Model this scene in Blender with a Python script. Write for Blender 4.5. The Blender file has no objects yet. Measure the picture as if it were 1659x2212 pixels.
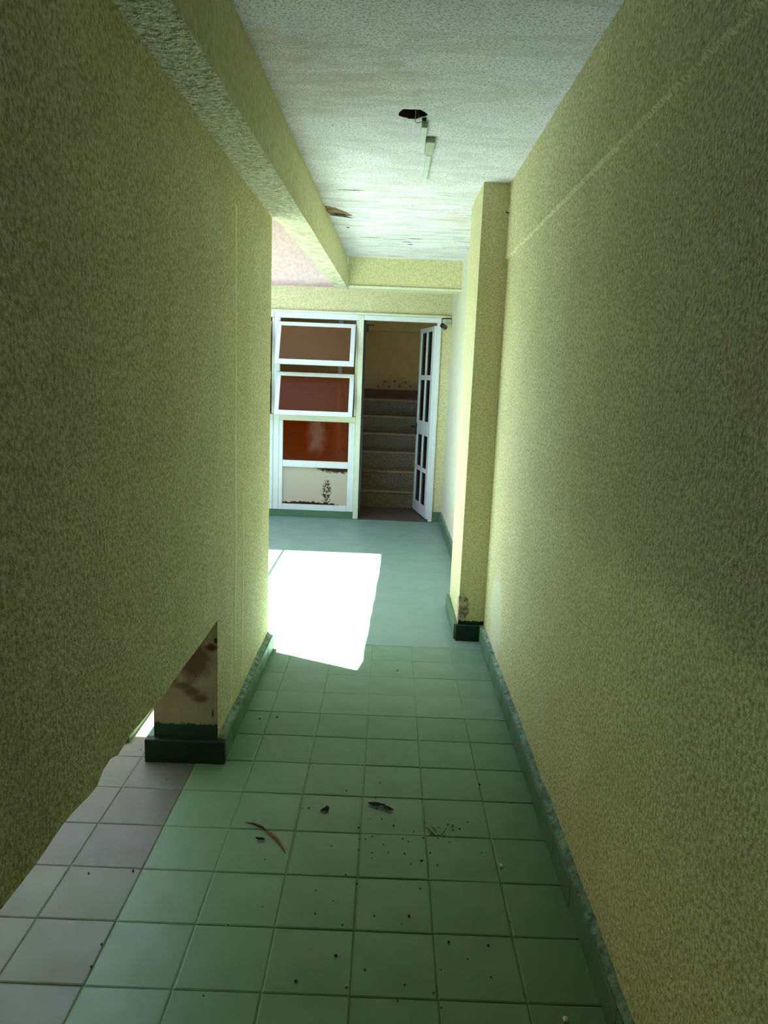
import bpy, bmesh, math, random
from mathutils import Vector, Matrix, noise
random.seed(7)
SC = bpy.context.scene
COL = SC.collection

# ------------------------------------------------------------------ camera
EYE = 1.58
F, PITCH, YAW, ROLL = 1584.5, .18172, -.00053, .03945
cy, sy, cp, sp = math.cos(YAW), math.sin(YAW), math.cos(PITCH), math.sin(PITCH)
fwd = Vector((sy*cp, cy*cp, -sp)); right = Vector((cy, -sy, 0)); up = right.cross(fwd)
cr, sr = math.cos(ROLL), math.sin(ROLL)
r2 = cr*right + sr*up; u2 = -sr*right + cr*up
cam_data = bpy.data.cameras.new('camera'); cam = bpy.data.objects.new('camera', cam_data); COL.objects.link(cam)
m = Matrix((r2, u2, -fwd)).transposed().to_4x4(); m.translation = Vector((0, 0, EYE)); cam.matrix_world = m
cam_data.sensor_fit = 'HORIZONTAL'; cam_data.sensor_width = 36; cam_data.lens = F/1659*36
cam_data.clip_start = .02; cam_data.clip_end = 300
SC.camera = cam

# ------------------------------------------------------------------ sky, sun, exposure
SUN_DIR = Vector((.224, -.103, -1)).normalized()          # travels right and a little towards the camera
world = bpy.data.worlds.new('sky'); SC.world = world; world.use_nodes = True
wn = world.node_tree; bg = wn.nodes['Background']
sky = wn.nodes.new('ShaderNodeTexSky'); sky.sky_type = 'NISHITA'; sky.sun_disc = False
sky.sun_elevation = math.radians(76); sky.sun_rotation = math.atan2(-.224, .103)
wn.links.new(sky.outputs[0], bg.inputs[0]); bg.inputs[1].default_value = .30
sl = bpy.data.lights.new('sun', 'SUN'); sl.energy = 19; sl.angle = .0093; sl.color = (1, .97, .93)
so = bpy.data.objects.new('sun', sl); COL.objects.link(so)
so.rotation_euler = SUN_DIR.to_track_quat('-Z', 'Y').to_euler(); so.location = (-3, 6, 12)
SC.view_settings.view_transform = 'Standard'; SC.view_settings.look = 'None'
SC.view_settings.gamma = 1; SC.view_settings.use_curve_mapping = False
SC.view_settings.exposure = 1.93

# ------------------------------------------------------------------ materials
def srgb(r, g, b):
    f = lambda c: (c/255/12.92) if c/255 <= .04045 else ((c/255+.055)/1.055)**2.4
    return (f(r), f(g), f(b), 1)

class NT:
    def __init__(s, name, rough=.8):
        s.m = bpy.data.materials.new(name); s.m.use_nodes = True; s.t = s.m.node_tree; s.n = s.t.nodes
        s.p = s.n['Principled BSDF']; s.out = s.n['Material Output']; s.p.inputs['Roughness'].default_value = rough
        s.co = s.n.new('ShaderNodeTexCoord').outputs['Object']
    def link(s, a, b): s.t.links.new(a, b)
    def map(s, scale=(1, 1, 1), loc=(0, 0, 0)):
        k = s.n.new('ShaderNodeMapping'); s.link(s.co, k.inputs[0]); k.inputs['Scale'].default_value = scale
        k.inputs['Location'].default_value = loc; return k.outputs[0]
    def noise(s, scale, detail=3, rough=.6, vec=None, dist=0):
        k = s.n.new('ShaderNodeTexNoise'); s.link(vec or s.co, k.inputs['Vector']); k.inputs['Scale'].default_value = scale
        k.inputs['Detail'].default_value = detail; k.inputs['Roughness'].default_value = rough
        k.inputs['Distortion'].default_value = dist; return k.outputs['Fac']
    def ramp(s, fac, stops):
        k = s.n.new('ShaderNodeValToRGB'); s.link(fac, k.inputs[0]); e = k.color_ramp.elements
        while len(e) < len(stops): e.new(.5)
        for i, (p, c) in enumerate(stops):
            e[i].position = p; e[i].color = c if isinstance(c, tuple) else (c, c, c, 1)
        return k.outputs[0]
    def mix(s, fac, a, b, mode='MIX'):
        k = s.n.new('ShaderNodeMix'); k.data_type = 'RGBA'; k.blend_type = mode
        for v, sock in ((fac, k.inputs[0]), (a, k.inputs[6]), (b, k.inputs[7])):
            if isinstance(v, (int, float, tuple)): sock.default_value = v
            else: s.link(v, sock)
        return k.outputs[2]
    def math(s, op, a, b=0, c=0):
        k = s.n.new('ShaderNodeMath'); k.operation = op
        for v, sock in zip((a, b, c), k.inputs):
            if isinstance(v, (int, float)): sock.default_value = v
            else: s.link(v, sock)
        return k.outputs[0]
    def blob(s, cx, cy, cz, rx, ry, rz, warp=.5, wscale=14, soft=.14):
        """1 inside a wear patch of irregular outline centred at a place on the surface"""
        k = s.n.new('ShaderNodeVectorMath'); k.operation = 'SUBTRACT'; s.link(s.co, k.inputs[0]); k.inputs[1].default_value = (cx, cy, cz)
        d = s.n.new('ShaderNodeVectorMath'); d.operation = 'DIVIDE'; s.link(k.outputs[0], d.inputs[0]); d.inputs[1].default_value = (rx, ry, rz)
        l = s.n.new('ShaderNodeVectorMath'); l.operation = 'LENGTH'; s.link(d.outputs[0], l.inputs[0])
        nz = s.math('MULTIPLY_ADD', s.noise(wscale, 4, .65), 2*warp, -warp)
        return s.ramp(s.math('ADD', l.outputs['Value'], nz), [(1-soft, 1.0), (1.0, 0.0)])
    def bump(s, h, strength=.5, dist=.005, prev=None):
        k = s.n.new('ShaderNodeBump'); s.link(h, k.inputs['Height']); k.inputs['Strength'].default_value = strength
        k.inputs['Distance'].default_value = dist
        if prev: s.link(prev, k.inputs['Normal'])
        return k.outputs[0]
    def done(s, col=None, nrm=None, rough=None):
        if col is not None:
            if isinstance(col, tuple): s.p.inputs['Base Color'].default_value = col
            else: s.link(col, s.p.inputs['Base Color'])
        if nrm: s.link(nrm, s.p.inputs['Normal'])
        if rough: s.link(rough, s.p.inputs['Roughness'])
        return s.m

def stucco(name, base, dark, light, extra=None, grain=95, bs=.9, bd=.006):
    t = NT(name, .9)
    a = t.noise(grain, 2.5, .55); b = t.noise(3.2, 4, .6); c = t.noise(grain*2.3, 2, .5)
    col = t.ramp(a, [(.30, dark), (.50, base), (.72, light)])
    col = t.mix(t.ramp(b, [(.35, 0.0), (.7, .22)]), col, dark)
    if extra: col = extra(t, col)
    h = t.math('ADD', t.math('MULTIPLY', a, 1.0), t.math('MULTIPLY', c, .35))
    return t.done(col, t.bump(h, bs, bd))

WALL = (srgb(216, 205, 158), srgb(166, 155, 106), srgb(246, 238, 206))
M = {}
def wall_wear(t, col):
    b = t.blob(.5, 4.33, .2, .045, .1, .10, .5, 30)            # spalled foot of the pier
    col = t.mix(b, col, t.ramp(t.noise(40, 3), [(.4, srgb(120, 104, 86)), (.6, srgb(196, 178, 160))]))
    b2 = t.blob(.64, 2.75, .27, .03, .035, .16, .3, 30)
    col = t.mix(t.math('MULTIPLY', b2, .55), col, srgb(214, 204, 182))
    b3 = t.blob(.64, 3.9, .30, .04, .22, .25, .8, 22)
    return t.mix(t.math('MULTIPLY', b3, .5), col, srgb(226, 228, 214))
M['wall'] = stucco('yellow_green_stucco', *WALL, extra=wall_wear)
def soffit_wear(t, col):
    sep = t.n.new('ShaderNodeSeparateXYZ'); t.link(t.co, sep.inputs[0])
    k = t.ramp(t.math('MULTIPLY', sep.outputs[1], .1), [(.36, 0.0), (.44, 1.0)])
    nz = t.ramp(t.noise(16, 5, .7, dist=.6), [(.50, 0.0), (.55, 1.0)])
    col = t.mix(t.math('MULTIPLY', nz, k), col, srgb(176, 170, 146))
    return t.mix(t.math('MULTIPLY', t.ramp(t.noise(22, 5, .7, vec=t.map(loc=(3, 1, 2)), dist=.8), [(.62, 0.0), (.66, .55)]), k), col, srgb(150, 120, 88))
M['wall_soft'] = stucco('soft_yellow_stucco', srgb(213, 206, 162), srgb(188, 180, 134), srgb(230, 224, 188), extra=wall_wear, bs=.5)
M['wall_bounce_lit'] = stucco('bounce_lit_pale_stucco', srgb(230, 226, 206), srgb(210, 206, 184), srgb(240, 238, 222), bs=.4)  # paler copy of the wall stucco, bounce light from the sunlit floor painted in
M['wall_light'] = stucco('scraped_pale_stucco', srgb(240, 236, 198), srgb(222, 216, 170), srgb(250, 246, 220), bs=.3)
M['beam_side'] = stucco('worn_beam_paint', srgb(204, 198, 152), srgb(186, 178, 126), srgb(220, 214, 172), grain=40, bs=.35)
M['beam_soffit'] = stucco('rough_beam_soffit', srgb(216, 212, 180), srgb(172, 168, 134), srgb(240, 236, 214), extra=soffit_wear, grain=45, bs=1, bd=.022)
def ceil_wear(t, col):
    sep = t.n.new('ShaderNodeSeparateXYZ'); t.link(t.co, sep.inputs[0])
    far = t.ramp(t.math('MULTIPLY', sep.outputs[1], .1), [(.42, 0.0), (.50, 1.0)])
    st = t.ramp(t.noise(1.5, 5, .7, vec=t.map((1.6, 9, 1)), dist=.7), [(.50, 0.0), (.60, .8)])
    col = t.mix(t.math('MULTIPLY', st, far), col, srgb(178, 182, 180))
    st2 = t.ramp(t.noise(2.4, 5, .75, vec=t.map((1.5, 14, 1), (2, 7, 0)), dist=.5), [(.62, 0.0), (.67, .8)])
    col = t.mix(t.math('MULTIPLY', st2, far), col, srgb(138, 142, 140))
    rust = t.ramp(t.noise(1.1, 5, .65, vec=t.map((1.4, 3.5, 1), (5, 2, 0)), dist=1.2), [(.50, 0.0), (.58, .28), (.66, 0.05)])
    col = t.mix(rust, col, srgb(176, 160, 138))
    b = t.blob(-.30, 3.0, 2.66, .40, .42, .3, .7, 5)
    col = t.mix(t.math('MULTIPLY', b, t.ramp(t.noise(5, 4, .6, vec=t.map((1, 3, 1))), [(.4, .0), (.6, .45)])), col, srgb(190, 172, 146))
    b = t.blob(.66, 5.3, 2.66, .35, .5, .3, .7, 6)
    return t.mix(t.math('MULTIPLY', b, t.ramp(t.noise(3, 4, .6, vec=t.map((1.2, 7, 1))), [(.45, .0), (.55, .5)])), col, srgb(206, 180, 168))
M['ceiling'] = stucco('pale_ceiling_stucco', srgb(232, 226, 234), srgb(172, 168, 174), srgb(248, 244, 250), extra=ceil_wear, grain=110, bs=.8)
M['pink'] = stucco('pale_pink_render', srgb(238, 214, 212), srgb(228, 200, 200), srgb(244, 226, 222), grain=30, bs=.3)
M['well'] = stucco('light_court_render', srgb(206, 198, 172), srgb(188, 180, 152), srgb(216, 208, 186), grain=30, bs=.3)

def paint(name, base, dark, rough=.42, wear=None, sp=.35):
    t = NT(name, rough); a = t.noise(4, 5, .65); b = t.noise(70, 3, .6)
    col = t.mix(t.ramp(a, [(.35, 0.0), (.7, .5)]), base, dark)
    col = t.mix(t.ramp(b, [(.66, 0.0), (.74, .25)]), col, dark)
    if wear: col = wear(t, col)
    t.p.inputs['Specular IOR Level'].default_value = sp
    h = t.math('ADD', t.noise(9, 4, .6), t.math('MULTIPLY', b, .12))
    return t.done(col, t.bump(h, .35, .004), t.ramp(a, [(.3, rough-.06), (.7, rough+.12)]))
GREEN, GREEND = srgb(110, 144, 112), srgb(96, 130, 98)
M['tile'] = paint('green_painted_tile', GREEN, GREEND)
M['screed'] = paint('green_painted_screed', srgb(130, 157, 147), srgb(121, 148, 136), .40)
M['tile_far'] = paint('thickly_painted_lit_tile', srgb(120, 151, 128), srgb(110, 140, 116), .40)  # lighter tile colour for the far rows, the stronger light there painted in
M['joint'] = paint('painted_joint', srgb(116, 138, 112), srgb(96, 116, 92), .6)
def bare(t, col):
    f = t.ramp(t.noise(2.6, 5, .7), [(.56, 0.0), (.70, .35)])
    return t.mix(f, col, GREEN)
M['tile_bare'] = paint('bare_grey_brown_tile', srgb(98, 101, 89), srgb(88, 89, 78), .38, bare)
M['tile_half'] = paint('thinly_painted_tile', srgb(98, 114, 88), srgb(100, 102, 82), .42)
M['skirt'] = paint('green_skirting_paint', srgb(92, 126, 100), srgb(80, 112, 88), .5)
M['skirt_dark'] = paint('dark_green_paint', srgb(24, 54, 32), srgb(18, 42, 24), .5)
t = NT('rough_painted_mortar', .85); a = t.noise(28, 4, .7)
M['mortar'] = t.done(t.ramp(a, [(.35, srgb(84, 110, 92)), (.5, srgb(122, 152, 134)), (.62, srgb(156, 182, 168))]), t.bump(a, 1, .015))
t = NT('bare_column_plaster', .85)
col = t.ramp(t.noise(6, 4, .6), [(.4, srgb(160, 146, 120)), (.6, srgb(178, 164, 136))])
for (x, z, rx, rz, c, w) in ((-.74, .43, .085, .10, srgb(116, 88, 66), .5), (-.835, .345, .045, .016, srgb(116, 90, 68), .5), (-.79, .325, .05, .022, srgb(116, 90, 68), .5), (-.75, .30, .045, .026, srgb(120, 92, 70), .5), (-.715, .272, .04, .024, srgb(120, 92, 70), .5),
                              (-.67, .49, .035, .022, srgb(92, 40, 26), .6), (-.652, .52, .01, .015, srgb(60, 20, 14), .4), (-.665, .21, .006, .02, srgb(90, 78, 60), .3)):
    col = t.mix(t.blob(x, 2.78, z, rx, .05, rz, w, 18, .5), col, c)
sepz = t.n.new('ShaderNodeSeparateXYZ'); t.link(t.co, sepz.inputs[0])
zz = t.math('ADD', sepz.outputs[2], t.math('MULTIPLY_ADD', t.noise(60, 4, .7), .03, -.015))
col = t.mix(t.ramp(zz, [(.158, 1.0), (.162, 0.0)]), col, srgb(34, 62, 42))
M['plaster'] = t.done(col, t.bump(t.noise(14, 4, .6), .5, .01))
t = NT('white_painted_frame', .35); a = t.noise(12, 3)
M['frame'] = t.done(t.mix(t.ramp(a, [(.4, 0.0), (.8, .3)]), srgb(226, 230, 236), srgb(206, 208, 206)))
t = NT('cream_painted_frame', .45)
M['frame_cream'] = t.done(t.mix(t.ramp(t.noise(9, 3), [(.4, 0.0), (.8, .4)]), srgb(222, 226, 208), srgb(200, 198, 170)))

def glass(name, tint, film, fac, mask=None, rough=.12):
    t = NT(name, rough); tr = t.n.new('ShaderNodeBsdfTransparent'); tr.inputs[0].default_value = tint
    mx = t.n.new('ShaderNodeMixShader'); t.link(tr.outputs[0], mx.inputs[1]); t.link(t.p.outputs[0], mx.inputs[2])
    if mask: f, c = mask(t); t.link(f, mx.inputs[0]); t.link(c, t.p.inputs['Base Color'])
    else: mx.inputs[0].default_value = fac; t.p.inputs['Base Color'].default_value = film
    t.p.inputs['Specular IOR Level'].default_value = .25
    t.link(mx.outputs[0], t.out.inputs[0]); return t.m
M['amber'] = glass('amber_glass', (.62, .22, .06, 1), srgb(124, 62, 8), .42, rough=.3)
M['amber_haze'] = glass('amber_glass_court_reflection', (.60, .25, .09, 1), srgb(128, 92, 60), .55, rough=.3)  # brown haze painted in for the bright court reflected in the pane
def lowmask(t):
    b = t.blob(.475, .01, .86, .13, .1, .30, .8, 9, .7)
    return t.ramp(b, [(0, .28), (1, .55)]), t.mix(b, srgb(136, 56, 8), srgb(138, 96, 82))
M['amber_orange'] = glass('orange_amber_glass', (.85, .26, .04, 1), None, 0, lowmask)
def peel(t):
    a = t.blob(.70, .01, .475, .24, .1, .055, .7, 22, .4); b = t.blob(.60, .01, .20, .05, .1, .17, .9, 34, .4); c = t.blob(.38, .01, .065, .42, .1, .028, 1.0, 26)
    u = t.math('MAXIMUM', a, t.math('MAXIMUM', t.math('MULTIPLY', b, t.ramp(t.noise(60, 3), [(.45, 0.0), (.52, 1.0)])), c))
    return t.ramp(u, [(0, .97), (1, .5)]), t.mix(u, srgb(196, 186, 170), srgb(84, 44, 30))
M['papered'] = glass('flaking_whitewashed_glass', (.4, .16, .06, 1), None, 0, peel, .5)
M['dark_glass'] = glass('dark_door_glass', (.10, .05, .04, 1), srgb(16, 9, 8), .5)
def plain(name, c, rough=.6, c2=None, sc=20, metal=0):
    t = NT(name, rough); t.p.inputs['Metallic'].default_value = metal
    return t.done(t.mix(t.ramp(t.noise(sc, 4), [(.4, 0.0), (.7, 1.0)]), c, c2 or c))
t = NT('granite_chip_stair', .6); a = t.noise(90, 3, .7)
M['stair'] = t.done(t.ramp(a, [(.35, srgb(60, 52, 36)), (.5, srgb(96, 86, 62)), (.66, srgb(142, 128, 96))]), t.bump(a, .3, .002))
M['stair_edge'] = plain('lit_stair_edge', srgb(136, 118, 84), .6, srgb(112, 98, 68))  # treads paler than the steps: lit nosing edges put into the colour
M['hall_wall'] = plain('tan_hall_wall', srgb(206, 176, 118), .8, srgb(192, 160, 104), 5)
M['hall_skirt'] = plain('brown_hall_skirting', srgb(120, 86, 42), .6, srgb(104, 72, 34), 8)
M['hall_floor'] = plain('brown_hall_floor', srgb(92, 76, 66), .5, srgb(80, 66, 58), 12)
M['black'] = plain('black_plastic', srgb(14, 14, 14), .4)
M['white_plastic'] = plain('white_plastic', srgb(216, 222, 212), .5, srgb(200, 206, 194))
M['grey_plastic'] = plain('dusty_grey_plastic', srgb(186, 190, 172), .6, srgb(166, 170, 150))
M['rubble'] = plain('dark_brown_rubble', srgb(44, 26, 18), .9, srgb(92, 66, 50), 60)
M['spall'] = plain('exposed_brown_plaster', srgb(150, 116, 92), .9, srgb(110, 84, 62), 30)
M['crack'] = plain('dark_crack', srgb(70, 72, 68), .9)
M['flake'] = plain('pale_paint_flake', srgb(220, 222, 212), .8, srgb(198, 196, 182), 30)
M['pod'] = plain('dry_red_brown_pod', srgb(122, 44, 26), .5, srgb(84, 28, 18), 40)
M['leaf'] = plain('dry_olive_leaf', srgb(62, 54, 30), .8, srgb(40, 34, 18), 60)
M['dark_bit'] = plain('dark_dry_bit', srgb(26, 24, 18), .8, srgb(44, 38, 26), 80)
M['seed'] = plain('dark_seed', srgb(36, 40, 28), .7)
M['twig'] = plain('brown_twig', srgb(74, 54, 34), .8)
M['chip'] = plain('white_chip', srgb(240, 240, 228), .8, srgb(224, 224, 208), 60)
M['steel'] = plain('grey_steel', srgb(130, 132, 130), .5, None, 20, .6)

# ------------------------------------------------------------------ mesh helpers
def box(bm, x0, x1, y0, y1, z0, z1, mi=0):
    v = [bm.verts.new(p) for p in ((x0, y0, z0), (x1, y0, z0), (x1, y1, z0), (x0, y1, z0), (x0, y0, z1), (x1, y0, z1), (x1, y1, z1), (x0, y1, z1))]
    fs = [bm.faces.new([v[i] for i in q]) for q in ((3, 2, 1, 0), (4, 5, 6, 7), (0, 1, 5, 4), (1, 2, 6, 5), (2, 3, 7, 6), (3, 0, 4, 7))]
    for f in fs: f.material_index = mi
    return fs
def obj(name, bm, mats, parent=None, smooth=False, bevel=0):
    if bevel: bmesh.ops.bevel(bm, geom=bm.edges[:], offset=bevel, segments=1, affect='EDGES')
    me = bpy.data.meshes.new(name)
    bmesh.ops.recalc_face_normals(bm, faces=bm.faces); bm.to_mesh(me); bm.free()
    for k in (mats if isinstance(mats, (list, tuple)) else [mats]): me.materials.append(k)
    if smooth:
        for p in me.polygons: p.use_smooth = True
    o = bpy.data.objects.new(name, me); COL.objects.link(o)
    if parent: o.parent = parent
    return o
def boxes(name, lst, mat, parent=None, bevel=0):
    bm = bmesh.new()
    for b in lst: box(bm, *b)
    return obj(name, bm, mat, parent, bevel=bevel)
def tag(o, label, cat, kind=None, group=None):
    o['label'] = label; o['category'] = cat
    if kind: o['kind'] = kind
    if group: o['group'] = group
    return o
def empty(name, loc=(0, 0, 0)):
    o = bpy.data.objects.new(name, None); o.location = loc; o.empty_display_size = .1; COL.objects.link(o); return o
def link_copy(src, loc, parent, name=None, rot=None, mat=None):
    o = src.copy(); COL.objects.link(o); o.location = loc; o.parent = parent
    if rot: o.rotation_euler = rot
    return o

S = 'structure'
# ------------------------------------------------------------------ floor: base, screed, single tiles
fl = boxes('floor', [(-3.3, 3.0, -3.2, 4.20, -.20, -.0035)], M['joint'])
tag(fl, 'green painted passage floor of square tiles, smooth screed beyond the pier', 'floor', S)
bm = bmesh.new()
NX, NY = 44, 40
gr = [[bm.verts.new((-3.3+6.3*i/NX if i not in (0, NX) else (-3.3, 3.0)[i > 0], 4.175+4.10*j/NY, .0008*noise.noise(Vector((i*.9, j*.9, 3))))) for i in range(NX+1)] for j in range(NY+1)]
for j in range(NY):
    for i in range(NX): bm.faces.new((gr[j][i], gr[j][i+1], gr[j+1][i+1], gr[j+1][i]))
obj('screed', bm, M['screed'], fl, smooth=True)
TS, TX0, TY0 = .2302, -.2698, 2.793
def tile_mesh(name, w, gap, drop, mat):
    bm = bmesh.new(); a, b = w/2-gap, TS/2-gap
    lo = [bm.verts.new((sx*(a), sy*(b), -.006)) for sx, sy in ((-1, -1), (1, -1), (1, 1), (-1, 1))]
    mi = [bm.verts.new((sx*(a), sy*(b), -drop)) for sx, sy in ((-1, -1), (1, -1), (1, 1), (-1, 1))]
    hi = [bm.verts.new((sx*(a-.004), sy*(b-.004), 0)) for sx, sy in ((-1, -1), (1, -1), (1, 1), (-1, 1))]
    for k in range(4):
        bm.faces.new((lo[k], lo[(k+1) % 4], mi[(k+1) % 4], mi[k])); bm.faces.new((mi[k], mi[(k+1) % 4], hi[(k+1) % 4], hi[k]))
    bm.faces.new(hi)
    me = bpy.data.meshes.new(name); bm.to_mesh(me); bm.free(); me.materials.append(mat); return me
cut = .617-(TX0+3*TS)
meshes = {}
FAR = {'g': M['tile_far']}
for key, mat in (('g', M['tile']), ('b', M['tile_bare']), ('h', M['tile_half'])):
    for wkey, w in (('n', TS), ('c', cut)):
        meshes[key+wkey] = tile_mesh('tile_'+key+wkey, w, .0014, .0020, mat)
        meshes[key+wkey+'f'] = tile_mesh('tile_far_'+key+wkey, w, .0005, .0008, FAR.get(key, mat))
for j in range(-5, 4):
    for k in range(-6, 14):
        w = cut if j == 3 else TS
        x = TX0+j*TS+w/2; y = TY0-(k+.5)*TS+TS
        if y > 4.2: continue
        key = 'g'
        if j <= -3 and k <= 3: key = 'b'
        elif j <= -3: key = 'h'
        if j == -2 and k == 0: key = 'g'
        me = meshes[key + ('c' if j == 3 else 'n') + ('f' if y > 3.25 else '')]
        o = bpy.data.objects.new('tile', me); COL.objects.link(o); o.parent = fl
        o.location = (x+random.uniform(-.0008, .0008), y+random.uniform(-.0008, .0008), random.uniform(-.0006, .0006))
        o.rotation_euler = (random.uniform(-.003, .003), random.uniform(-.003, .003), random.uniform(-.003, .003))

# ------------------------------------------------------------------ left wall: panel hanging above an open gap
prof = [(-3.2, .63), (-1.5, .625), (0, .63), (.6, .622), (1.0, .632), (1.131, .636), (1.262, .630), (1.381, .636), (1.437, .632), (1.52, .618), (1.569, .616), (1.600, .634), (1.651, .637), (1.70, .620), (1.784, .629),
        (1.954, .617), (2.08, .606), (2.208, .611), (2.5, .605), (2.78, .606)]
bm = bmesh.new(); ring = []
for y, z in prof:
    ring.append([bm.verts.new(p) for p in ((-.645, y, z), (-.645, y, 2.372), (-.79, y, 2.372), (-.79, y, z+.004))])
for a, b in zip(ring, ring[1:]):
    for k in range(4): bm.faces.new((a[k], a[(k+1) % 4], b[(k+1) % 4], b[k]))
bm.faces.new(ring[0]); bm.faces.new(ring[-1])
wl = obj('wall_left', bm, M['wall'])
tag(wl, 'long olive yellow stucco wall on the left, stopping short of the floor', 'wall', S)
def ridge(y, z0, z1, w, parent, amp=.004, p=.004):
    bm = bmesh.new(); n = 40; pr = []
    for i in range(n+1):
        z = z0+(z1-z0)*i/n; yy = y+amp*noise.noise(Vector((0, y, z*3)))+(.006 if amp > .003 else 0)*math.sin(z*1.2)
        ww = w*(.7+.6*abs(noise.noise(Vector((5, y, z*5)))))
        pr.append([bm.verts.new(q) for q in ((-.6455, yy-ww, z), (-.645+p, yy-ww*.6, z), (-.645+p, yy+ww*.6, z), (-.6455, yy+ww, z))])
    for a, b in zip(pr, pr[1:]):
        for k in range(3): bm.faces.new((a[k], a[k+1], b[k+1], b[k]))
    return obj('plaster_ridge', bm, M['wall_light'], parent)

# column at the end of the left wall (upper part flush with the panel)
bm = bmesh.new()
for f in box(bm, -.905, -.645, 2.78, 4.03, 0, 2.372):
    if f.calc_center_median().y < 2.79: f.material_index = 1
colo = obj('column', bm, [M['wall'], M['plaster']])
tag(colo, 'thick stucco column ending the left wall, bare stained plaster foot', 'column', S)
ridge(3.12, .30, 2.24, .020, colo, p=.0016); ridge(3.29, .14, 1.05, .016, colo, .006, p=.0014); ridge(3.04, .13, .52, .014, colo, .008, p=.0014)

# ------------------------------------------------------------------ right wall, upper band slightly proud, pier
wr = boxes('wall_right', [(.640, .90, -3.2, 8.13, -.2, 2.262)], M['wall'])
boxes('added_end_wall', [(-3.3, .90, -3.4, -3.2, -.2, 3.10)], M['wall'], wr)  # unseen wall added behind the camera to darken the near passage
tag(wr, 'long yellow green stucco wall on the right of the passage', 'wall', S)
bm = bmesh.new(); n = 60; pr = []
for i in range(n+1):
    y = -3.2+7.6*i/n; z = 2.262+.004*noise.noise(Vector((y*2, 0, 0)))
    pr.append([bm.verts.new(q) for q in ((.90, y, z), (.640, y, z-.004), (.628, y, z+.006), (.628, y, 2.68), (.90, y, 2.68))])
for a, b in zip(pr, pr[1:]):
    for k in range(4): bm.faces.new((a[k], a[k+1], b[k+1], b[k]))
bm.faces.new(pr[0]); bm.faces.new(pr[-1])
obj('upper_band', bm, M['wall'], wr)
boxes('rear_wall_face', [(.638, .90, 4.4, 8.10, -.1, 2.9)], M['wall_bounce_lit'], wr)
pier = boxes('pier', [(.480, .640, 4.335, 4.95, 0, 2.665)], M['wall_soft'])
tag(pier, 'square stucco pier standing against the right wall', 'pier', S)

# ------------------------------------------------------------------ ceiling with a ragged hole
HC, HR = (.045, 3.318), (.056, .060)
bm = bmesh.new()
outer = [bm.verts.new((x, y, 2.665)) for x, y in ((-.62, -3.2), (.90, -3.2), (.90, 7.12), (-.62, 7.12))]
hole = []
for i in range(26):
    a = 2*math.pi*i/26; rr = 1+.55*noise.noise(Vector((math.cos(a)*1.7, math.sin(a)*1.7, 4)))+.06*random.uniform(-1, 1)
    hole.append(bm.verts.new((HC[0]+HR[0]*rr*math.cos(a), HC[1]+HR[1]*rr*math.sin(a), 2.665)))
ed = [bm.edges.new((l[i], l[(i+1) % len(l)])) for l in (outer, hole) for i in range(len(l))]
bmesh.ops.triangle_fill(bm, use_beauty=True, use_dissolve=False, edges=ed)
for f in [f for f in bm.faces if all(v in hole for v in f.verts)]: bm.faces.remove(f)
topv = [bm.verts.new((HC[0]+(v.co.x-HC[0])*.8, HC[1]+(v.co.y-HC[1])*.8, 2.72)) for v in hole]
for i in range(26):
    bm.faces.new((hole[i], hole[(i+1) % 26], topv[(i+1) % 26], topv[i])).material_index = 1
bm.faces.new(topv).material_index = 1
for f in box(bm, -.62, .90, -3.2, 7.12, 2.73, 2.95): pass
ce = obj('ceiling', bm, [M['ceiling'], M['rubble']])
tag(ce, 'pale grey white stucco ceiling with peeling streaks and a round hole', 'ceiling', S)
def flake_poly(name, pts, z0, mat, parent, th=.002, curl=0):
    bm = bmesh.new(); lo = []; hi = []
    cx = sum(p[0] for p in pts)/len(pts)
    for x, y in pts:
        d = curl*abs(x-cx)
        lo.append(bm.verts.new((x, y, z0-th-d))); hi.append(bm.verts.new((x, y, z0-d)))
    bm.faces.new(lo); bm.faces.new(hi)
    for i in range(len(pts)): bm.faces.new((lo[i], lo[(i+1) % len(pts)], hi[(i+1) % len(pts)], hi[i]))
    return obj(name, bm, mat, parent)
flake_poly('spalled_patch', [(-.470, 5.06), (-.40, 5.12), (-.34, 5.23), (-.30, 5.33), (-.36, 5.36), (-.45, 5.34), (-.475, 5.2)], 2.6655, M['spall'], ce, .0025)
flake_poly('paint_flake', [(-.462, 5.13), (-.41, 5.15), (-.35, 5.25), (-.42, 5.24)], 2.664, M['spall'], ce, .002, .05)
flake_poly('paint_flake', [(-.455, 5.27), (-.38, 5.28), (-.30, 5.335), (-.40, 5.32)], 2.661, M['crack'], ce, .002, .15)
for (x0, x1, y, w) in ((-.36, -.20, 4.63, .014), (.05, .14, 6.25, .02), (-.28, -.12, 6.12, .012), (-.10, .10, 6.16, .010), (.10, .22, 6.10, .014), (.10, .15, 6.36, .03), (-.37, -.34, 5.75, .03)):
    pts = [(x0, y), (x0+(x1-x0)*.3, y-w*.4), (x0+(x1-x0)*.7, y-w*.5), (x1, y), (x1-(x1-x0)*.3, y+w*.5), (x0+(x1-x0)*.35, y+w*.35)]
    flake_poly('crack', pts, 2.6655, M['crack'], ce, .0018)
# loose rubble in the hole
bm = bmesh.new()
for i in range(9):
    a = random.uniform(0, 6.28); rr = random.uniform(.2, .85)
    mt = Matrix.Translation((HC[0]+HR[0]*rr*math.cos(a)*.8, HC[1]+HR[1]*rr*math.sin(a)*.8, 2.712)) @ Matrix.Rotation(a, 4, 'X') @ Matrix.Diagonal((1.3, 1, .8, 1))
    bmesh.ops.create_icosphere(bm, subdivisions=1, radius=random.uniform(.007, .013), matrix=mt)
rb = obj('rubble', bm, M['rubble'], ce); rb['kind'] = 'stuff'

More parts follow.
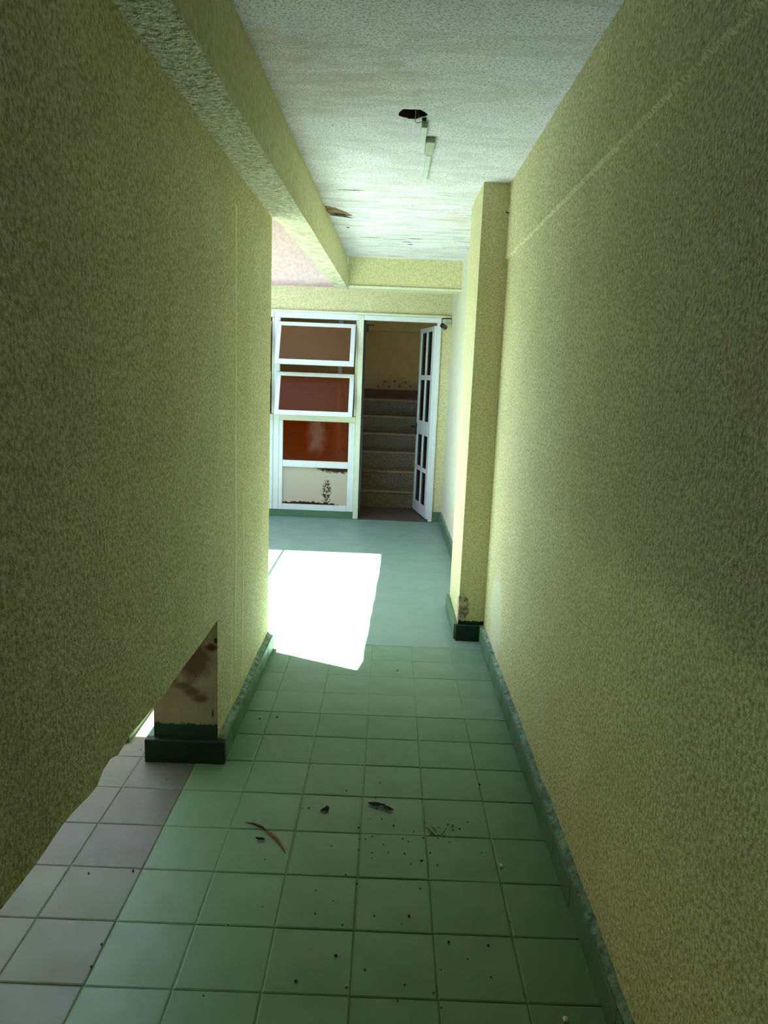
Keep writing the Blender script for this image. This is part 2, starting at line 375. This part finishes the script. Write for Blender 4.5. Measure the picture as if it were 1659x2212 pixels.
# longitudinal beam on the left, slightly out of true
bm = bmesh.new(); n = 70; pr = []
for i in range(n+1):
    y = -3.2+10.32*i/n
    xi = -.509-.0172*(1.77-y) if y < 1.77 else -.509+.0172*(y-1.77)
    xo = -.655 if y < 4.03 else -.632+.034*(y-4.06)
    e = (.012*noise.noise(Vector((y*5, 1, 0)))+.006*noise.noise(Vector((y*17, 1, 0)))) if y > 3.9 else 0
    jx = .004*noise.noise(Vector((y*4, 7, 0)))
    wv = .004*noise.noise(Vector((y*7, 3, 0)))
    pr.append([bm.verts.new(q) for q in ((xi+jx, y, 2.371), (xi-.004, y, 2.52+wv), (xi-.018, y, 2.668), (xi-.02, y, 2.74), (xo, y, 2.74), (xo+e, y, 2.376), ((xi+xo)/2, y, 2.369+wv))])
for a, b in zip(pr, pr[1:]):
    for k in range(7):
        bm.faces.new((a[k], a[(k+1) % 7], b[(k+1) % 7], b[k])).material_index = 1 if k in (5, 6) else 0
bm.faces.new(pr[0]); bm.faces.new(pr[-1])
beam = obj('beam', bm, [M['beam_side'], M['beam_soffit']])
tag(beam, 'long olive beam under the ceiling along the left wall, flaking soffit', 'beam', S)

# cross beam and rear wall
cb = boxes('cross_beam', [(-.425, .638, 7.12, 7.42, 2.398, 2.95)], M['wall_soft'])
tag(cb, 'stucco cross beam closing the ceiling in front of the door', 'beam', S)
bm = bmesh.new(); box(bm, -.43, .638, 7.108, 7.125, 2.392, 2.41)
obj('drip_edge', bm, M['frame_cream'], cb)
wb = boxes('wall_back', [(-3.3, .90, 8.10, 8.30, 2.245, 2.495), (.535, .90, 8.10, 8.30, 0, 2.245), (-3.3, -2.2, 8.10, 8.30, 0, 2.245)], M['wall_soft'])
tag(wb, 'rear stucco wall and lintel around the window and door', 'wall', S)
boxes('upper_facade', [(-3.3, .90, 8.16, 8.40, 2.495, 6.5)], M['pink'], wb)['label'] = 'pale pink upper facade'
boxes('lintel_moulding', [(-2.2, .635, 8.075, 8.10, 2.225, 2.247)], M['frame_cream'], wb)
boxes('roof_over_entrance', [(-.66, .9, 7.0, 8.20, 2.74, 3.10), (-.43, .9, 7.42, 8.10, 2.66, 2.74)], M['ceiling'], wb)

# light court on the left
cn = boxes('canopy', [(-3.3, -.60, 6.81, 8.16, 3.10, 3.24)], M['pink'])
tag(cn, 'pale pink canopy slab over the rear of the light court', 'canopy', S)
cn2 = boxes('unseen_roof_slab', [(-2.80, -.64, -3.2, 3.285, 3.10, 3.24), (-3.3, -2.80, -3.2, .7, 3.10, 3.24)], M['pink'])  # out of view; slit left open and sized to light the lower right wall
tag(cn2, 'unseen pale slab over the court beside the left wall, slit shaped for light', 'roof', S)
boxes('slab_edge', [(-.80, -.64, -3.2, 4.0, 2.74, 3.10)], M['wall'], cn2)
wc = boxes('wall_left_court', [(-3.30, -3.10, -3.2, 8.3, 0, 3.10)], M['well'])
tag(wc, 'pale wall at the far left side of the light court', 'wall', S)
bar = boxes('trim_1', [(-1.622, -1.592, 3.285, 6.81, 3.13, 3.16)], M['steel'])
tag(bar, 'thin steel bar spanning the light court above the sunlit floor', 'bar', S)
kb = boxes('kerb', [(-1.16, -1.052, 2.9, 3.9, 0, .028)], M['skirt'], bevel=.004)
tag(kb, 'low green painted kerb beyond the gap under the left wall', 'kerb', S)

# ------------------------------------------------------------------ skirtings
def skirting(name, label, x_wall, x_face, y0, y1, h, sgn, mat, first=None):
    """mortar bed with rough ledge plus single skirting tiles in front"""
    bm = bmesh.new(); n = int((y1-y0)/.03); pr = []
    xm = x_face+sgn*.0055
    for i in range(n+1):
        y = y0+(y1-y0)*i/n
        z = h+.010+.012*noise.noise(Vector((y*6, x_face, 0)))+.006*noise.noise(Vector((y*23, x_face, 0)))
        zz = h-.001+.003*noise.noise(Vector((y*13, x_face, 5)))
        pr.append([bm.verts.new(q) for q in ((xm, y, 0), (xm, y, zz), ((xm+x_wall)/2, y, zz+.003+.004*noise.noise(Vector((y*30, 2, 0)))), (x_wall+sgn*-.004, y, z), (x_wall+sgn*.002, y, z), (x_wall+sgn*.002, y, 0))])
    for a, b in zip(pr, pr[1:]):
        for k in range(6): bm.faces.new((a[k], a[(k+1) % 6], b[(k+1) % 6], b[k]))
    bm.faces.new(pr[0]); bm.faces.new(pr[-1])
    o = obj(name, bm, M['mortar']); tag(o, label, 'baseboard', S)
    y = first if first is not None else y0
    ys = [y0]+[v for v in [y+i*.2302 for i in range(60)] if y0+.02 < v < y1-.02]+[y1]
    src = {}
    for a, b in zip(ys, ys[1:]):
        L = round(b-a, 4)
        if L not in src:
            bm = bmesh.new(); box(bm, -.006, 0, -L/2+.0008, L/2-.0008, 0, h)
            src[L] = obj('skirting_tile', bm, mat, o, bevel=.0015); q = src[L]
        else: q = src[L].copy(); COL.objects.link(q); q.parent = o
        q.location = (x_face+(.006 if sgn > 0 else 0)+random.uniform(-.0008, .0008), (a+b)/2, 0)
    return o
sk_r = skirting('baseboard_right', 'green painted tile skirting with rough ledge along the right wall', .640, .611, -3.1, 4.30, .092, 1, M['skirt'], first=.156)
sk_f = skirting('baseboard_right_far', 'green skirting along the right wall beyond the pier', .640, .615, 4.985, 8.08, .11, 1, M['skirt'], first=4.985)
sk_l = skirting('baseboard_left', 'green painted tile skirting along the passage face of the left column', -.645, -.613, 2.785, 4.03, .098, -1, M['skirt'], first=2.93)

def plinth(name, label, x0, x1, yf, d, h, mat):
    bm = bmesh.new(); box(bm, x0, x1, yf, yf+d, 0, h)
    o = obj(name, bm, mat, bevel=.003); tag(o, label, 'baseboard', S); return o
plinth('baseboard_column', 'dark green skirting block across the front of the left column', -.937, -.611, 2.752, .030, .098, M['skirt_dark'])
plinth('baseboard_column_side', 'green skirting on the court side of the left column', -.937, -.905, 2.783, 1.28, .098, M['skirt'])
plinth('baseboard_column_rear', 'green skirting on the far face of the left column', -.905, -.613, 4.031, .03, .098, M['skirt'])
p1 = plinth('baseboard_pier', 'dark green skirting block across the front of the right pier', .466, .612, 4.306, .028, .100, M['skirt_dark'])
plinth('baseboard_pier_side', 'light green skirting along the court side of the right pier', .456, .480, 4.336, .64, .100, M['skirt'])
# ragged paint above the pier block
bm = bmesh.new(); n = 20
lo = []; hi = []
for i in range(n+1):
    x = .481+.157*i/n; lo.append(bm.verts.new((x, 4.3335, .099))); hi.append(bm.verts.new((x, 4.3335, .122+.007*noise.noise(Vector((x*60, 0, 0))))))
for i in range(n): bm.faces.new((lo[i], lo[i+1], hi[i+1], hi[i]))
obj('paint_band', bm, M['skirt_dark'], pier)
sk_b = boxes('baseboard_back', [(-2.2, -.345, 8.085, 8.118, 0, .078)], M['skirt'])
tag(sk_b, 'green painted sill strip under the window', 'baseboard', S)
sk_c = boxes('baseboard_back_corner', [(.545, .640, 8.078, 8.10, 0, .115)], M['skirt'])
tag(sk_c, 'short green skirting between the door and the right wall', 'baseboard', S)

# ------------------------------------------------------------------ window bays
Y0 = 8.105
def window(name, label, xl, xr, own_left):
    w = empty(name, (xl, Y0, .08)); tag(w, label, 'window', S)
    inv = Matrix.Translation((-xl, -Y0, -.08))
    def part(nm, lst, mat, parent=w, bevel=.004):
        bm = bmesh.new()
        for b in lst: box(bm, *b)
        if parent is w: bmesh.ops.transform(bm, matrix=inv, verts=bm.verts)
        return obj(nm, bm, mat, parent, bevel=bevel)
    a, b = xl, xr
    part('top_rail', [(a, b, Y0-.03, Y0+.04, 2.165, 2.225)], M['frame'])
    part('mullion', [(a, a+.062, Y0-.028, Y0+.04, .08, 2.165)], M['frame'])
    part('transom', [(a+.062, b, Y0-.03, Y0+.04, 1.075, 1.138)], M['frame_cream'])
    part('stile', [(a+.062, a+.105, Y0-.024, Y0+.04, .08, 1.075)], M['frame'])
    part('stile', [(b-.072, b, Y0-.024, Y0+.04, .08, 1.075)], M['frame'])
    part('middle_rail', [(a+.105, b-.072, Y0-.026, Y0+.04, .563, .637)], M['frame'])
    part('bottom_rail', [(a+.105, b-.072, Y0-.026, Y0+.04, .08, .144)], M['frame'])
    p = part('pane', [(a+.10, b-.068, Y0+.008, Y0+.013, .63, 1.08)], M['amber_orange'], bevel=0)
    p.data.materials.clear(); p.data.materials.append(M['amber_orange'])
    part('pane', [(a+.10, b-.068, Y0+.008, Y0+.013, .14, .568)], M['papered'], bevel=0)
    part('slim_post', [(b-.024, b, Y0-.01, Y0+.04, 1.138, 2.165)], M['frame_cream'])
    # two awning sashes, hinged near their tops, bottoms pushed out
    W = (b-.028)-(a+.034); H = .485
    for zt, ang, gl in ((2.118, 25, M['amber_haze']), (1.592, 22, M['amber'])):
        s = empty('sash', ((a+.034)-xl, 8.075-Y0, zt-.08)); s.parent = w; s.rotation_euler = (-math.radians(ang), 0, 0)
        f = .042
        bm = bmesh.new()
        box(bm, 0, W, -.014, .014, -f, 0); box(bm, 0, W, -.014, .014, -H, -H+f+.01)
        obj('sash_rails', bm, M['frame'], s, bevel=.003)
        bm = bmesh.new(); box(bm, 0, f+.004, -.0135, .0135, -H+f+.0101, -f-.0001); box(bm, W-f-.006, W, -.0135, .0135, -H+f+.0101, -f-.0001)
        obj('sash_stiles', bm, M['frame'], s, bevel=.003)
        bm = bmesh.new(); box(bm, f, W-f, -.003, .003, -H+f, -f); obj('pane', bm, gl, s)
    return w
window('window_1', 'white framed window bay with amber panes and two tilted sashes beside the door', -1.255, -.355, True)
window('window_2', 'window bay mostly hidden behind the left column, white framed', -2.158, -1.258, True)

# ------------------------------------------------------------------ door
d = empty('door_1', (.51, Y0, 0)); tag(d, 'open white glazed door to the stair hall', 'door', S)
def dpart(nm, lst, mat, bevel=.004, parent=d, off=(.51, Y0, 0)):
    bm = bmesh.new()
    for b in lst: box(bm, *b)
    bmesh.ops.transform(bm, matrix=Matrix.Translation((-off[0], -off[1], -off[2])), verts=bm.verts)
    return obj(nm, bm, mat, parent, bevel=bevel)
dpart('jamb', [(-.3545, -.298, Y0-.036, Y0+.05, .004, 2.224)], M['frame_cream'])
dpart('head', [(-.2975, .532, Y0-.036, Y0+.05, 2.172, 2.224)], M['frame'])
dpart('jamb', [(.488, .534, Y0-.030, Y0+.05, .004, 2.1715)], M['frame'])
dpart('jamb_strip', [(-.2978, -.274, Y0+.012, Y0+.05, .009, 2.171)], M['black'], .0)  # black strip along the inner edge of the jamb
dpart('threshold', [(-.298, .488, Y0-.03, Y0+.05, 0, .008)], M['hall_floor'], .001)
dpart('latch_bracket', [(-.27, -.19, Y0+.055, Y0+.075, 2.12, 2.135), (-.27, -.25, Y0+.055, Y0+.075, 2.05, 2.135)], M['black'], 0)
leaf = empty('door_leaf', (.482-.51, 8.142-Y0, .02)); leaf.parent = d
LW, LH = .70, 2.125
ang = math.atan2(8.90-8.142, .345-.482)      # opens inwards
leaf.rotation_euler = (0, 0, ang)
def lpart(nm, lst, mat, bevel=.003):
    bm = bmesh.new()
    for b in lst: box(bm, *b)
    return obj(nm, bm, mat, leaf, bevel=bevel)
T = .018
lpart('stile', [(0, .10, -T, T, 0, LH)], M['frame']); lpart('stile', [(LW-.06, LW, -T, T, 0, LH)], M['frame'])
lpart('rail', [(.10, LW-.06, -T, T, LH-.05, LH)], M['frame'])
lpart('rail', [(.10, LW-.06, -T, T, 1.545, 1.60)], M['frame'])
lpart('rail', [(.10, LW-.06, -T, T, .92, 1.08)], M['frame'])
lpart('rail', [(.10, LW-.06, -T, T, .50, .55)], M['frame'])
lpart('rail', [(.10, LW-.06, -T, T, 0, .125)], M['frame'])
zr = [(.125, .50), (.55, .92), (1.08, 1.545), (1.60, LH-.05)]
for z0, z1 in zr:
    lpart('glazing_bar', [(.345, .385, -T+.002, T-.002, z0, z1)], M['frame'])
    lpart('pane', [(.098, .347, -.002, .002, z0-.002, z1+.002)], M['dark_glass'], 0)
    lpart('pane', [(.383, LW-.058, -.002, .002, z0-.002, z1+.002)], M['dark_glass'], 0)
bm = bmesh.new()
box(bm, LW-.045, LW-.015, T, T+.008, .90, 1.04); box(bm, LW-.04, LW-.022, T, T+.05, .985, 1.003); box(bm, LW-.04, LW+.06, T+.038, T+.052, .985, 1.003)
box(bm, LW-.045, LW-.015, -T-.008, -T, .90, 1.04); box(bm, LW-.04, LW-.022, -T-.05, -T, .985, 1.003); box(bm, LW-.04, LW+.05, -T-.052, -T-.038, .985, 1.003)
obj('door_handle', bm, M['black'], leaf)

# ------------------------------------------------------------------ stair hall behind
ha = boxes('wall_hall', [(-2.4, 1.3, 11.2, 11.35, 0, 3.3), (-2.55, -2.4, 8.30, 11.35, 0, 3.3), (1.15, 1.3, 8.30, 11.35, 0, 3.3)], M['hall_wall'])
tag(ha, 'tan plaster walls of the stair hall seen through the doorway', 'wall', S)
boxes('skirting', [(-2.4, 1.15, 11.18, 11.2, 1.284, 1.40)], M['hall_skirt'], ha)
boxes('wall_band', [(-2.4, 1.15, 11.12, 11.2, 2.25, 3.3)], M['hall_wall'], ha)
bm = bmesh.new()
for (px, py) in ((832, 824), (853, 824), (876, 826), (817, 834), (841, 835), (864, 835), (887, 835), (803, 845), (829, 845), (854, 845), (874, 846)):
    dd = fwd+r2*((px-830)/F)-u2*((py-1106)/F); tt = 11.19/dd.y; X, Z = tt*dd.x, EYE+tt*dd.z
    v = [bm.verts.new((X+.018*math.cos(k*math.pi/3), 11.197, Z+.016*math.sin(k*math.pi/3))) for k in range(6)]; bm.faces.new(v)
obj('wall_marks', bm, M['hall_skirt'], ha)['kind'] = 'stuff'
hc = boxes('ceiling_hall', [(-2.55, 1.3, 8.30, 11.35, 3.3, 3.45)], M['hall_wall']); tag(hc, 'ceiling of the stair hall behind the door', 'ceiling', S)
hf = boxes('floor_hall', [(-2.55, 1.3, 8.155, 9.0, -.2, .003)], M['hall_floor']); tag(hf, 'dull brown floor just inside the doorway', 'floor', S)
st = empty('staircase', (-.5, 8.9, 0)); tag(st, 'speckled stone stairs rising away behind the open door', 'stairs', S)
RH, TD = .214, .275
for i in range(6):
    y = 8.9+i*TD; dpt = TD if i < 5 else 11.18-y
    stp = dpart('step', [(-2.39, 1.14, y+.02, y+dpt+.02, (0 if i == 0 else i*RH-.02), (i+1)*RH-.032)], M['stair'], 0, st, (-.5, 8.9, 0))
    dpart('tread', [(-2.39, 1.14, y, min(y+dpt+.019, 11.178), (i+1)*RH-.032, (i+1)*RH)], M['stair_edge'], .004, stp, (-.5, 8.9, 0))
hp = dpart('post', [(-.665, -.610, 9.5, 9.55, .642, 3.2)], M['flake'], .003, st, (-.5, 8.9, 0))

# ------------------------------------------------------------------ small fixed things
t_ = empty('ceiling_conduit', (.11, 3.39, 2.665)); tag(t_, 'white cable trunking run on the ceiling beside the hole', 'conduit')
off = (.11, 3.39, 2.665)
dpart('trunking', [(.094, .120, 3.40, 3.66, 2.640, 2.6645)], M['white_plastic'], .001, t_, off)
dpart('joint_box', [(.124, .166, 3.60, 3.80, 2.640, 2.6645)], M['grey_plastic'], .002, t_, off)
dpart('trunking', [(.136, .158, 3.801, 4.33, 2.638, 2.6645)], M['white_plastic'], .001, t_, off)
dpart('cable_stub', [(.094, .112, 3.35, 3.385, 2.652, 2.6645)], M['black'], .003, t_, off)
bm = bmesh.new()
pth = [Vector((HC[0]+.02, 3.33, 2.70)), Vector((HC[0]+.02, 3.375, 2.655)), Vector((.075, 3.385, 2.652)), Vector((.10, 3.37, 2.655))]
def tube(bm, pts, rad, seg=6):
    rings = []
    for i, p in enumerate(pts):
        dr = (pts[min(i+1, len(pts)-1)]-pts[max(i-1, 0)]).normalized(); a = dr.orthogonal().normalized(); b = dr.cross(a)
        rr = rad[i] if isinstance(rad, (list, tuple)) else rad
        rings.append([bm.verts.new(p+rr*(math.cos(6.2832*k/seg)*a+math.sin(6.2832*k/seg)*b)) for k in range(seg)])
    for r0, r1 in zip(rings, rings[1:]):
        for k in range(seg): bm.faces.new((r0[k], r0[(k+1) % seg], r1[(k+1) % seg], r1[k]))
    bm.faces.new(rings[0]); bm.faces.new(rings[-1])
tube(bm, pth, .0025); bmesh.ops.transform(bm, matrix=Matrix.Translation((-off[0], -off[1], -off[2])), verts=bm.verts)
obj('cable', bm, M['white_plastic'], t_)

sc_ = empty('security_camera', (.58, 8.06, 2.19)); tag(sc_, 'small black security camera with white bracket above the door corner', 'camera')
off = (.58, 8.06, 2.19)
dpart('junction_box', [(.545, .632, 8.045, 8.0995, 2.155, 2.212)], M['white_plastic'], .004, sc_, off)
dpart('backplate', [(.545, .636, 8.0952, 8.0998, 2.212, 2.225)], M['black'], .0, sc_, off)
bm = bmesh.new()
tube(bm, [Vector((0, -.02, -.02)), Vector((-.012, -.05, -.04)), Vector((-.03, -.07, -.045))], .008)
obj('bracket_arm', bm, M['white_plastic'], sc_)
bm = bmesh.new(); tube(bm, [Vector((-.006, -.045, -.072)), Vector((-.012, -.055, -.068)), Vector((-.05, -.12, -.052)), Vector((-.058, -.13, -.047))], [.016, .026, .026, .016], 12)
obj('camera_body', bm, M['black'], sc_, smooth=False)

hk = empty('wall_hook', (.622, 4.30, 2.50)); tag(hk, 'tiny dark hook beside the top of the right pier', 'hook')
bm = bmesh.new(); tube(bm, [Vector((.004, 0, 0)), Vector((-.012, -.004, 0)), Vector((-.016, -.006, .008))], .003); obj('hook_wire', bm, M['black'], hk)

# ------------------------------------------------------------------ litter on the tiles
def blade(name, pts, rad, mat, label, cat):
    bm = bmesh.new(); P0 = Vector((pts[0][0], pts[0][1], 0))
    tube(bm, [Vector((x, y, r+.0008))-P0 for (x, y), r in zip(pts, rad)], rad, 8)
    o = obj(name, bm, mat, smooth=True); o.location = P0; return tag(o, label, cat)
blade('seed_pod', [(-.451, 2.368), (-.42, 2.36), (-.387, 2.339), (-.352, 2.305), (-.321, 2.267), (-.301, 2.236), (-.286, 2.205)], [.0010, .0030, .0048, .0052, .0045, .0030, .0008], M['pod'], 'long curved red brown dry pod lying on the green tiles', 'seed pod')
def crumple(name, cx, cy, L, W, rot, mat, label, cat, bend=.3):
    bm = bmesh.new(); n = 7; rows = []
    for i in range(n+1):
        u = i/n; w = W*math.sin(math.pi*min(max(u, .06), .94))**.6; x = (u-.5)*L; yb = bend*L*(u-.5)**2
        rows.append([bm.verts.new((x, yb+w*s, .002+.004*abs(s)+.004*abs(noise.noise(Vector((x*90, s*3, cx*9)))))) for s in (-.5, -.2, .2, .5)])
    for a, b in zip(rows, rows[1:]):
        for k in range(3): bm.faces.new((a[k], a[k+1], b[k+1], b[k]))
    g = bmesh.ops.solidify(bm, geom=bm.faces[:], thickness=.0018)
    o = obj(name, bm, mat); o.location = (cx, cy, .0025); o.rotation_euler = (0, 0, rot); return tag(o, label, cat)
crumple('dry_leaf', .012, 2.503, .060, .026, -.15, M['dark_bit'], 'dark half of a torn curled leaf lying on the tiles', 'leaf')
crumple('dry_leaf', .054, 2.481, .046, .024, -.7, M['leaf'], 'olive brown curled leaf scrap touching the dark torn leaf', 'leaf', .6)
crumple('leaf_scrap', -.172, 2.459, .042, .024, 1.0, M['dark_bit'], 'small black shrivelled scrap left of the curled leaf', 'leaf', .8)
crumple('leaf_scrap', -.382, 2.270, .034, .015, -.2, M['dark_bit'], 'small black scrap just under the curved red pod', 'leaf')
tw = empty('twig_cluster', (.223, 2.357, 0)); tag(tw, 'cluster of fine broken twigs on the tiles towards the right', 'twigs')
random.seed(3)
def twig(a, b, rad=.0011):
    bm = bmesh.new(); mid = (Vector(a)+Vector(b))/2+Vector((random.uniform(-.004, .004), random.uniform(-.004, .004), .001))
    tube(bm, [Vector(a), mid, Vector(b)], rad, 5); obj('twig', bm, M['twig'], tw)
for a, b in (((-.02, .018), (.0, -.022)), ((.0, -.024), (.018, -.022)), ((.02, -.022), (.042, .022)), ((-.03, .024), (-.012, .0)), ((-.01, .03), (.004, .016)), ((-.005, .012), (.002, -.002)), ((.012, .028), (.02, .018)), ((-.022, -.002), (-.004, -.018))):
    twig((a[0], a[1], .0022), (b[0], b[1], .0022))
def lump(name, x, y, r, mat, label, cat, group=None, sq=.6, src=None):
    if src is None:
        bm = bmesh.new(); bmesh.ops.create_icosphere(bm, subdivisions=2, radius=1)
        for v in bm.verts:
            v.co *= 1+.22*noise.noise(v.co*1.6+Vector((x, y, 0))*9); v.co.z *= sq
        o = obj(name, bm, mat)
    else: o = src.copy(); COL.objects.link(o)
    o.location = (x, y, r*sq*.9+.0008); o.scale = (r, r*random.uniform(.6, 1), r); o.rotation_euler = (0, 0, random.uniform(0, 6))
    return tag(o, label, cat, None, group)
lump('plaster_chip', .432, 2.179, .0075, M['chip'], 'small whitish plaster chip beside the narrow right tile column', 'chip', sq=.8)
lump('plaster_chip', .507, 1.594, .0085, M['chip'], 'pale plaster chip at the bottom edge near the right skirting', 'chip', sq=.6)
big = [(.078, 2.38), (.121, 1.936), (.232, 1.838), (-.086, 1.772), (-.185, 1.681), (.421, 2.674), (-.889, 2.067), (-.755, 2.086), (-.737, 1.779), (-.734, 1.701), (-.462, 3.188), (.106, 3.794), (-.538, 3.163)]
seed_at = ['just below the curled leaf', 'in the middle of the floor, right of centre', 'nearest the right skirting among the lower ones', 'near the bottom, left of centre', 'lowest on the tiles', 'on the joint near the right skirting',
           'leftmost on the bare tiles', 'second from left on the bare tiles', 'on the left joint near the bottom edge', 'lowest of the pair near the left bottom edge', 'right of the pair beside the left column', 'alone beyond the sunlit patch corner', 'left of the pair beside the left column']
s0 = None
for (x, y), w in zip(big, seed_at):
    q = lump('seed', x, y, random.uniform(.0036, .0046), M['seed'], 'small black seed '+w, 'seed', 'black seeds on the tiles', .8, s0)
    s0 = s0 or q
small = [(-.348, 2.169), (-.135, 2.252), (.059, 2.231), (.133, 2.175), (.221, 2.173), (-.167, 2.03), (-.109, 1.988), (.017, 1.931), (-.075, 1.888), (-.319, 1.951), (-.004, 1.728), (.103, 1.683), (.203, 1.738), (.28, 1.78), (.337, 1.72), (.344, 1.832), (.195, 1.616), (-.405, 1.87), (.421, 1.929), (-.262, 2.467), (-.236, 2.469), (-.104, 2.595), (.172, 2.195), (.292, 2.398), (-.041, 2.068), (-.05, 1.667), (.178, 1.66), (.084, 1.631), (-.159, 1.932), (.099, 1.902), (-.415, 1.624), (-.983, 2.844), (-.809, 2.623)]
for i in range(34): small.append((random.gauss(.13, .12), random.gauss(2.32, .13)))
c0 = None
for x, y in small:
    if x > .55 or (x < -.55 and y > 2.7 and y < 4.1 and x > -.95): continue
    q = lump('crumb', x, y, random.uniform(.0022, .0038), M['seed'] if random.random() < .5 else M['twig'], 'tiny dark crumb scattered on the green tiles', 'crumb', 'dark crumbs on the tiles', .7, c0)
    c0 = c0 or q
